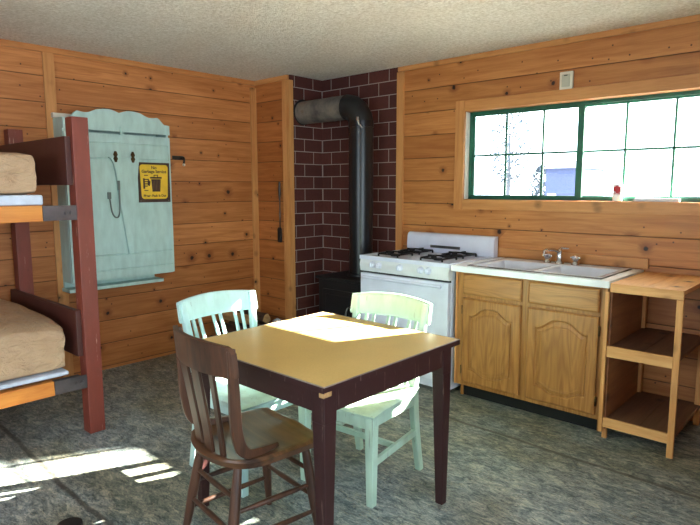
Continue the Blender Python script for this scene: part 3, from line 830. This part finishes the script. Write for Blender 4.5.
def text(body, size, y, z):
    cu = bpy.data.curves.new('lettering', 'FONT'); cu.body = body; cu.size = size; cu.align_x = 'CENTER'; cu.align_y = 'CENTER'; cu.extrude = .0004; cu.offset = .0008
    o = bpy.data.objects.new('lettering', cu); C.objects.link(o)
    dg = bpy.context.evaluated_depsgraph_get(); me = bpy.data.meshes.new_from_object(o.evaluated_get(dg)); bpy.data.objects.remove(o)
    b = new(); b.from_mesh(me); bpy.data.meshes.remove(me)
    for v in b.verts: v.co = Vector((xa + .0005 + v.co.z, y + v.co.x, z + v.co.y))
    return b
for body, size, z in (('No', .034, 1.571), ('Garbage Service', .0315, 1.541), ('Please Pack It Out', .0255, 1.355)): obj('lettering', text(body, size, -1.5695, z), M['signbrown'], g, 'brown words ' + body)
for y in (SY0 + .016, SY1 - .016):
    bm = new(); disc(bm, (FX + .006, y, SZ0 + .012), (1, 0, 0), .005, .002, 12); obj('screw', bm, M['steel'], g)

# ------------------------------------------------------------------ bunk bed
b = thing('bunk_bed', 'red-brown wooden bunk bed with orange side rails against the left wall', 'bed', (.1, -3.5, 0))
for y0, y1 in ((-2.56, -2.47), (-4.64, -4.55)):
    for x0 in (.552, -.446):
        bm = new(); box(bm, x0, x0 + .088, y0, y1, 0, 1.802, .005); obj('post', bm, M['redwood'], b)
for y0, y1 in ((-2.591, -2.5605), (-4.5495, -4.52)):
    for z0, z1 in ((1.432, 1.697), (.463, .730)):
        bm = new(); box(bm, -.448, .612, y0, y1, z0, z1, .004); obj('end_board', bm, M['darkred'], b, 'darker brown end board')  # end boards take a darker tone than the posts
for z0, z1 in ((1.240, 1.325), (.281, .362)):
    for x0, x1 in ((.600, .640), (-.446, -.406)):
        bm = new(); box(bm, x0, x1, -4.52, -2.738, z0, z1, .003)
        obj('side_rail', bm, M['orange'], b, 'orange varnished rail')
        bm = new(); xb0 = x1 if x0 > 0 else x0 - .004
        box(bm, xb0 - .0005, xb0 + .0035, -2.738, -2.563, z0 + .002, z1 - .002, .001); box(bm, x0, x1, -2.738, -2.594, z0 + .004, z1 - .003, .001)
        if x0 > 0:
            for yy in (-2.59, -2.62): disc(bm, (xb0 + .0035, yy, (z0 + z1) / 2), (1, 0, 0), .011, .006, 12)
        obj('bracket', bm, M['bracket'], b, 'grey metal bracket')
    for i in range(12):
        y = -4.45 + i * .15
        bm = new(); box(bm, -.405, .599, y - .04, y + .04, z0 + .04, z0 + .06); obj('bed_slat', bm, M['trimX'], b)
def mattress(x0, x1, y0, y1, z0, z1, seed, sag=0.):
    bm = new(); bmesh.ops.create_cube(bm, size=2)
    bmesh.ops.subdivide_edges(bm, edges=list(bm.edges), cuts=22, use_grid_fill=True)
    cx, cy, cz = (x0 + x1) / 2, (y0 + y1) / 2, (z0 + z1) / 2; hx, hy, hz = (x1 - x0) / 2, (y1 - y0) / 2, (z1 - z0) / 2
    for v in bm.verts:
        p = Vector((v.co.x * hx, v.co.y * hy, v.co.z * hz)); r = .038
        q = Vector((max(-hx + r, min(hx - r, p.x)), max(-hy + r, min(hy - r, p.y)), max(-hz + r, min(hz - r, p.z))))
        d = p - q
        if d.length > 1e-6: p = q + d.normalized() * min(d.length, r)
        k = mnoise.noise(Vector((p.x * 4 + seed, p.y * 3, p.z * 14))) * .009 + mnoise.noise(Vector((p.x * 12, p.y * 9 + seed, p.z * 30))) * .004
        n = Vector((p.x / hx, p.y / hy, p.z / hz)); n = Vector((n.x ** 5, n.y ** 5, n.z ** 5)); n = n.normalized() if n.length > 1e-6 else n
        if p.z > -hz + .02: p += n * k
        p.z -= (v.co.z * .5 + .5) * (sag * (max(0, v.co.x) ** 2) * .9 + sag * max(0, v.co.y) ** 4 * .7)
        p.z = max(-hz, p.z)
        v.co = p + Vector((cx, cy, cz))
    return smooth_all(bm)
tag(obj('mattress', mattress(-.40, .606, -4.50, -2.735, 1.382, 1.604, 3.1), M['tan']), 'tan vinyl mattress on the upper bunk', 'mattress')
tag(obj('mattress', mattress(-.40, .606, -4.50, -2.645, .402, .730, 8.4, .055), M['tan']), 'tan vinyl mattress on the lower bunk', 'mattress')
for z0, z1, ye, w in ((1.3265, 1.380, -2.725, 'upper'), (.376, .400, -2.650, 'lower')):
    bm = new(); box(bm, -.405, .625, -4.50, ye, z0, z1, .012, 3)
    tag(obj('mattress_pad', bm, M['sheet']), 'thin pale blue pad under the tan mattress of the %s bunk' % w, 'pad')

# ------------------------------------------------------------------ table
t = thing('dining_table', 'square table with mustard top and worn maroon legs', 'table', (2.156, -2.159, 0))
HX, HY = .429, .426
def tb(name, bm, mat, par=t, label=None): return obj(name, bm, mat, par, label, False)
bm = new(); box(bm, -HX + .004, HX - .004, -HY + .004, HY - .004, .732, .7500, .0015); tp = tb('tabletop', bm, M['top'], t, 'mustard laminate top')
bm = new()
for a, bb, c, d in ((-HX, HX, -HY, -HY + .004), (-HX, HX, HY - .004, HY), (-HX, -HX + .004, -HY + .004, HY - .004), (HX - .004, HX, -HY + .004, HY - .004)):
    box(bm, a, bb, c, d, .726, .7462, .001)
tb('edging', bm, M['maroon'], t)
bm = new()
for a, bb, c, d in ((-HX, HX, -HY, -HY + .004), (-HX, HX, HY - .004, HY), (-HX, -HX + .004, -HY + .004, HY - .004), (HX - .004, HX, -HY + .004, HY - .004)):
    box(bm, a, bb, c, d, .7464, .7503, .001)
tb('edge_strip', bm, plain('worn pale edge strip', (150, 132, 122), .4, .2), t, 'worn pale strip around the top')
IX0, IX1, IY0, IY1 = -HX + .03, HX - .008, -HY + .008, HY - .055
bm = new()
for a, bb, c, d in ((IX0 + .03, IX1 - .03, IY0 + .003, IY0 + .022), (IX0 + .03, IX1 - .03, IY1 - .022, IY1 - .003), (IX0 + .003, IX0 + .022, IY0 + .03, IY1 - .03), (IX1 - .022, IX1 - .003, IY0 + .03, IY1 - .03)):
    box(bm, a, bb, c, d, .646, .7315, .0015)
tb('apron', bm, M['maroon'])
for x, sx in ((IX0, 1), (IX1, -1)):
    for y, sy in ((IY0, 1), (IY1, -1)):
        bm = new(); wt, wb = .062, .036
        for z0, z1, a, c in ((.61, .7315, wt, wt), (0, .61, wb, wt - .002)):
            def quad(wd, z): return [(x, y, z), (x + sx * wd, y, z), (x + sx * wd, y + sy * wd, z), (x, y + sy * wd, z)]
            q0, q1 = quad(a, z0), quad(c, z1)
            if z0 == 0:
                o = (wt - wb) * .25
                q0 = [(px + sx * o, py + sy * o, pz) for px, py, pz in q0]
            hexa(bm, q0, q1, .003)
        lgm = tb('leg', bm, M['maroon'])
bm = new()
box(bm, HX - .0005, HX + .0006, -HY + .001, -HY + .036, .712, .7285); box(bm, HX - .024, HX + .0005, -HY - .0006, -HY + .0005, .710, .726)
tb('bare_chip', bm, M['logend'], t, 'chipped bare wood at the corner')

# ------------------------------------------------------------------ painted chairs
def mint_chair(label, mat, loc, rotz):
    c = thing('painted_chair', label, 'chair', loc, rotz, 'painted slat-back chairs at the table')
    def P(name, bm): return obj(name, bm, mat, c, None, False)
    bm = new()
    def sxy(u, v):
        a, b = 2 * u - 1, 2 * v - 1
        x = a * math.sqrt(1 - .10 * b * b) ; y = b * math.sqrt(1 - .10 * a * a)
        return x * (.242 - .030 * (y + 1) / 2), y * .226 - .012
    def ft(u, v):
        x, y = sxy(u, v); a, b = 2 * u - 1, 2 * v - 1
        e = max(abs(a), abs(b)); dish = .013 * max(0, 1 - (abs(a) * 1.1) ** 2) * max(0, 1 - ((b - .15) * 1.05) ** 2) ** .7 - .006 * max(0, 1 - abs(a) * 3) * max(0, -b)
        return (x, y, .450 - dish - (.010 * max(0, (e - .9) / .1) ** 2) - .012 * max(0, -b - .6) / .4)
    shell(bm, 32, 32, ft, lambda u, v: (*[q * .97 for q in sxy(u, v)], .414))
    P('seat', bm)
    for s_ in (-1, 1):
        bm = new(); post(bm, s_ * .198, -.198, 0, .4135, .034, .046, .003); P('leg', bm)
        path = lerp_path([(s_ * .188, .236, 0), (s_ * .186, .214, .12), (s_ * .184, .190, .28), (s_ * .182, .180, .414)], 4)
        bm = new(); sweep(bm, path, (1, 0, 0), .032, [.034 + .014 * i / (len(path) - 1) for i in range(len(path))], .004); P('leg', bm)
        path = lerp_path([(s_ * .182, .180, .4145), (s_ * .187, .184, .50), (s_ * .200, .212, .68), (s_ * .212, .246, .85)], 5)
        bm = new(); sweep(bm, path, (1, 0, 0), .032, [.046 - .016 * i / (len(path) - 1) for i in range(len(path))], .004); P('back_post', bm)
        bm = new(); box(bm, s_ * .190 - .010, s_ * .190 + .010, -.176, .158, .360, .413, .002); P('seat_rail', bm)
        bm = new(); hexa(bm, [(s_ * .193 - .009, -.180, .175), (s_ * .193 + .009, -.180, .175), (s_ * .186 + .009, .20, .195), (s_ * .186 - .009, .20, .195)],
                         [(s_ * .193 - .009, -.180, .208), (s_ * .193 + .009, -.180, .208), (s_ * .186 + .009, .20, .228), (s_ * .186 - .009, .20, .228)], .002); P('stretcher', bm)
    bm = new(); box(bm, -.176, .176, -.208, -.188, .355, .413, .002); P('seat_rail', bm)
    bm = new(); box(bm, -.166, .166, .166, .186, .365, .413, .002); P('seat_rail', bm)
    bm = new(); box(bm, -.178, .178, .01, .03, .186, .212, .003); P('stretcher', bm)
    def rail(u, v, off):
        a = 2 * u - 1; x = a * .238
        z = .756 + (.100 + .018 * (1 - a * a)) * v + .004 * (1 - a * a) * (1 - v)
        y = .226 + .040 * (1 - a * a) + (z - .756) * .20
        return (x, y + off - .004 * (0 if .05 < v < .95 else 1) * (1 if off > 0 else -1), z)
    bm = new(); shell(bm, 28, 12, lambda u, v: rail(u, v, -.011), lambda u, v: rail(u, v, .011)); P('top_rail', bm)
    for g in (-.128, 0, .128):
        for q in (-.021, .021):
            x0, x1 = (g + q) * .92, (g + q) * 1.02
            a = x1 / .238; yt = .226 + .040 * (1 - a * a)
            bm = new(); sweep(bm, lerp_path([(x0, .180, .446), (x0 * .5 + x1 * .5, .20, .60), (x1, yt + .001, .765)], 4), (1, 0, 0), .018, .013, .003); P('back_slat', bm)
    return c
mint_chair('mint slat-back chair tucked under the table in front of the white range', M['mintG'], (2.124, -1.866, 0), math.radians(5))
mint_chair('mint slat-back chair on the side of the table facing the firewood heap', M['mintB'], (1.645, -2.180, 0), math.radians(90))

# ------------------------------------------------------------------ brown chair
c = thing('wooden_chair', 'dark brown wooden chair with curved back, pulled up to the near table edge', 'chair', (2.150, -2.560, 0), math.radians(173))
def P(name, bm, mat=M['chairwood']): return obj(name, bm, mat, c, None, False)
def seat_xy(u, v):
    a, b = 2 * u - 1, 2 * v - 1
    if b < 0: kx, ky = .06, .05
    else: kx, ky = .06 + .36 * b, .05 + .34 * b
    x = a * math.sqrt(max(.0, 1 - kx * b * b)); y = b * math.sqrt(max(0., 1 - ky * a * a))
    return x * .222, y * .222
def seat_top(u, v):
    x, y = seat_xy(u, v); a, b = 2 * u - 1, 2 * v - 1; e = max(abs(a), abs(b))
    dish = .018 * max(0, 1 - (a * 1.05) ** 2) ** .8 * max(0, 1 - ((b - .1) * 1.0) ** 2) - .010 * max(0, 1 - abs(a) * 2.6) * max(0, -b - .2)
    return (x, y, .458 - dish - .012 * max(0, (e - .9) / .1) ** 2 - .010 * max(0, -b - .7) / .3)
bm = new(); shell(bm, 40, 40, seat_top, lambda u, v: (seat_xy(u, v)[0] * .95, seat_xy(u, v)[1] * .95, .420)); P('seat', bm, M['chairseat'])
LT = {(-1, -1): ((-.150, -.150, .421), (-.190, -.195, 0)), (1, -1): ((.150, -.150, .421), (.190, -.195, 0)),
      (-1, 1): ((-.140, .140, .421), (-.185, .215, 0)), (1, 1): ((.140, .140, .421), (.185, .215, 0))}
def on_leg(key, z):
    a, b_ = map(Vector, LT[key]); return a.lerp(b_, (a.z - z) / (a.z - b_.z))
for key, (a, b_) in LT.items():
    a, b_ = Vector(a), Vector(b_); fr = [0, .08, .3, .5, .7, .9, 1]; rr = [.015, .0165, .020, .0205, .018, .0145, .013]
    bm = new(); tube(bm, [a.lerp(b_, f_) for f_ in fr], rr, 16); P('leg', bm)
for ka, kb, z in (((-1, -1), (1, -1), .31), ((-1, -1), (1, -1), .20), ((-1, 1), (1, 1), .30), ((-1, 1), (1, 1), .18),
                  ((-1, -1), (-1, 1), .25), ((-1, -1), (-1, 1), .14), ((1, -1), (1, 1), .25), ((1, -1), (1, 1), .14)):
    a, b_ = on_leg(ka, z), on_leg(kb, z)
    bm = new(); tube(bm, [a, a.lerp(b_, .3), a.lerp(b_, .5), a.lerp(b_, .7), b_], [.0075, .0105, .0115, .0105, .0075], 12); P('stretcher', bm)
for s_ in (-1, 1):
    path = lerp_path([(s_ * .168, -.01, .464), (s_ * .180, .07, .466), (s_ * .190, .125, .476), (s_ * .196, .160, .515), (s_ * .200, .178, .60), (s_ * .205, .185, .74), (s_ * .209, .196, .872)], 6)
    n_ = len(path); bm = new()
    sweep(bm, path, (1, 0, 0), .019, [.020 + .024 * min(1, i / (n_ * .45)) - .012 * max(0, i / n_ - .7) / .3 for i in range(n_)], .004); P('back_post', bm)
def crest(u, v, off):
    a = 2 * u - 1; hx = .226
    x = a * hx; zt = .893 - .010 * abs(a) ** 3 - .022 * max(0, (abs(a) - .9) / .1) ** 2; zb = .774
    z = zb + (zt - zb) * v
    y = .172 + .058 * (1 - a * a) ** .85 + (z - .774) * .10
    return (x, y + off, z)
bm = new(); shell(bm, 40, 12, lambda u, v: crest(u, v, .001), lambda u, v: crest(u, v, .020)); P('crest_rail', bm)
for x0, x1, w_ in ((-.100, -.122, .034), (-.020, -.022, .064), (.068, .084, .058)):
    a = x1 / .234; yt = .172 + .058 * (1 - a * a) ** .85 + .010
    yb = .188 - 1.2 * x0 * x0
    path = lerp_path([(x0, yb, .452), (x0 * .7 + x1 * .3, yb + .014, .56), (x1, yt + .001, .80)], 5)
    bm = new(); sweep(bm, path, (1, 0, 0), w_, .012, .003); P('back_slat', bm)

# ------------------------------------------------------------------ dish on the floor
bm = new(); tube(bm, [(1.555, -3.045, 0), (1.555, -3.045, .006), (1.555, -3.045, .036), (1.555, -3.045, .044), (1.555, -3.045, .040), (1.555, -3.045, .018)], [.040, .050, .052, .048, .042, .034], 32)
tag(obj('bowl', smooth_all(bm), M['stoveblack']), 'small black bowl on the floor next to the seam, far from the table', 'bowl')

# ------------------------------------------------------------------ outside
struct('ground', box(new(), -90, 60, .5, 90, -.75, -.55), M['snow'])
hs = thing('cabin', 'small blue cabin seen through the lower left window panes', 'cabin', (-7.8, 25, -.55))
bm = new(); box(bm, -8.55, -7.0, 24, 27.5, -.55, 2.35); obj('wall', bm, M['bluehouse'], hs)
bm = new(); prism(bm, [(23.7, 2.33), (27.8, 2.33), (25.75, 2.75)], 'X', -8.62, -6.93); obj('roof', bm, M['blueroof'], hs)
bm = new(); box(bm, -8.42, -8.0, 23.97, 24.0, .6, 1.1); obj('window', bm, M['laminate'], hs)
def tree(x, y, hgt, rad, label, leaves=900, big=1.):
    tr = thing('tree', label, 'tree', (x, y, -.55), 0, 'trees outside the window')
    bm = new(); tube(bm, [(x, y, -.55), (x + .05, y, hgt * .4), (x, y, hgt * .8)], [.14, .10, .03], 8)
    for i in range(7):
        a = i * 2.4; z = hgt * (.3 + .08 * i)
        tube(bm, [(x, y, z), (x + rad * .7 * math.cos(a), y + rad * .7 * math.sin(a), z + .5)], [.05, .015], 6)
    obj('trunk', bm, M['trunk'], tr)
    bm = new()
    for i in range(leaves):
        a = random.uniform(0, 2 * PI); zz = random.random(); q = rad * (math.sin(PI * (.12 + .85 * zz)) ** .8) * random.random() ** .5
        p0 = Vector((x + q * math.cos(a), y + q * math.sin(a), hgt * (.28 + .74 * zz)))
        s_ = random.uniform(.05, .11) * big; n1 = Vector((random.uniform(-1, 1), random.uniform(-1, 1), random.uniform(-1, 1))).normalized(); n2 = n1.orthogonal().normalized()
        n3 = n1.cross(n2)
        bm.faces.new([bm.verts.new(p0 + n2 * s_), bm.verts.new(p0 + n3 * s_ * .6), bm.verts.new(p0 - n2 * s_), bm.verts.new(p0 - n3 * s_ * .6)])
    obj('foliage', bm, M['leaf'], tr)
tree(-11.6, 26, 6.0, 1.3, 'pale leafy tree behind the upper left window panes', 1500)
tree(-10.6, 28, 2.6, .7, 'short pale bush-like tree behind the lower left window panes')
tree(6.84, 12, 9.6, .78, 'tall leafy tree out of view, added to dapple the sun', 3300, 1.5)  # unseen tree put in so its crown dims the sun through one sash

# ------------------------------------------------------------------ daylight
sun = bpy.data.lights.new('sun', 'SUN'); sun.energy = 64.; sun.angle = .009; sun.color = (1., .93, .82)
so = bpy.data.objects.new('sun', sun); C.objects.link(so)
so.rotation_euler = Vector((-.45, -1., -.54)).to_track_quat('-Z', 'Y').to_euler()
wd = bpy.data.worlds.new('sky'); S.world = wd; wd.use_nodes = True
wd.node_tree.nodes['Background'].inputs[0].default_value = (.77, .87, 1., 1)
wd.node_tree.nodes['Background'].inputs[1].default_value = 5.0
def portal(name, loc, rot, sx, sy):
    l = bpy.data.lights.new(name, 'AREA'); l.shape = 'RECTANGLE'; l.size = sx; l.size_y = sy; l.cycles.is_portal = True
    o = bpy.data.objects.new(name, l); C.objects.link(o); o.location = loc; o.rotation_euler = rot
portal('daylight_opening', ((WX0 + WX1) / 2, .12, (WZ0 + WZ1) / 2), (-PI / 2, 0, 0), WX1 - WX0, WZ1 - WZ0)
portal('daylight_opening', (XR + .12, (RW[0] + RW[1]) / 2, (RW[2] + RW[3]) / 2), (PI / 2, 0, PI / 2), RW[1] - RW[0], RW[3] - RW[2])
portal('daylight_opening', ((FW[0] + FW[1]) / 2, YF - .12, (FW[2] + FW[3]) / 2), (PI / 2, 0, 0), FW[1] - FW[0], FW[3] - FW[2])

# ------------------------------------------------------------------ camera
cam = bpy.data.cameras.new('camera'); cam.sensor_width = 36; cam.lens = 581.6135 * 36 / 700; cam.clip_start = .05; cam.clip_end = 300
co = bpy.data.objects.new('camera', cam); C.objects.link(co)
yw, pt, rl = math.radians(42.4928), math.radians(-7.349), math.radians(-.068)
fw = Vector((-math.sin(yw) * math.cos(pt), math.cos(yw) * math.cos(pt), math.sin(pt)))
rt = Vector((math.cos(yw), math.sin(yw), 0)); up = rt.cross(fw)
r2 = rt * math.cos(rl) + up * math.sin(rl); u2 = up * math.cos(rl) - rt * math.sin(rl)
mt = Matrix((r2, u2, -fw)).transposed().to_4x4(); mt.translation = Vector((3.92313, -3.91567, 1.4174))
co.matrix_world = mt
S.camera = co
S.view_settings.view_transform = 'Standard'; S.view_settings.look = 'None'; S.view_settings.gamma = 1.0; S.view_settings.use_curve_mapping = False
S.view_settings.exposure = 1.30
S.cycles.max_bounces = 10; S.cycles.diffuse_bounces = 6; S.cycles.transparent_max_bounces = 12
S.cycles.sample_clamp_indirect = 10.
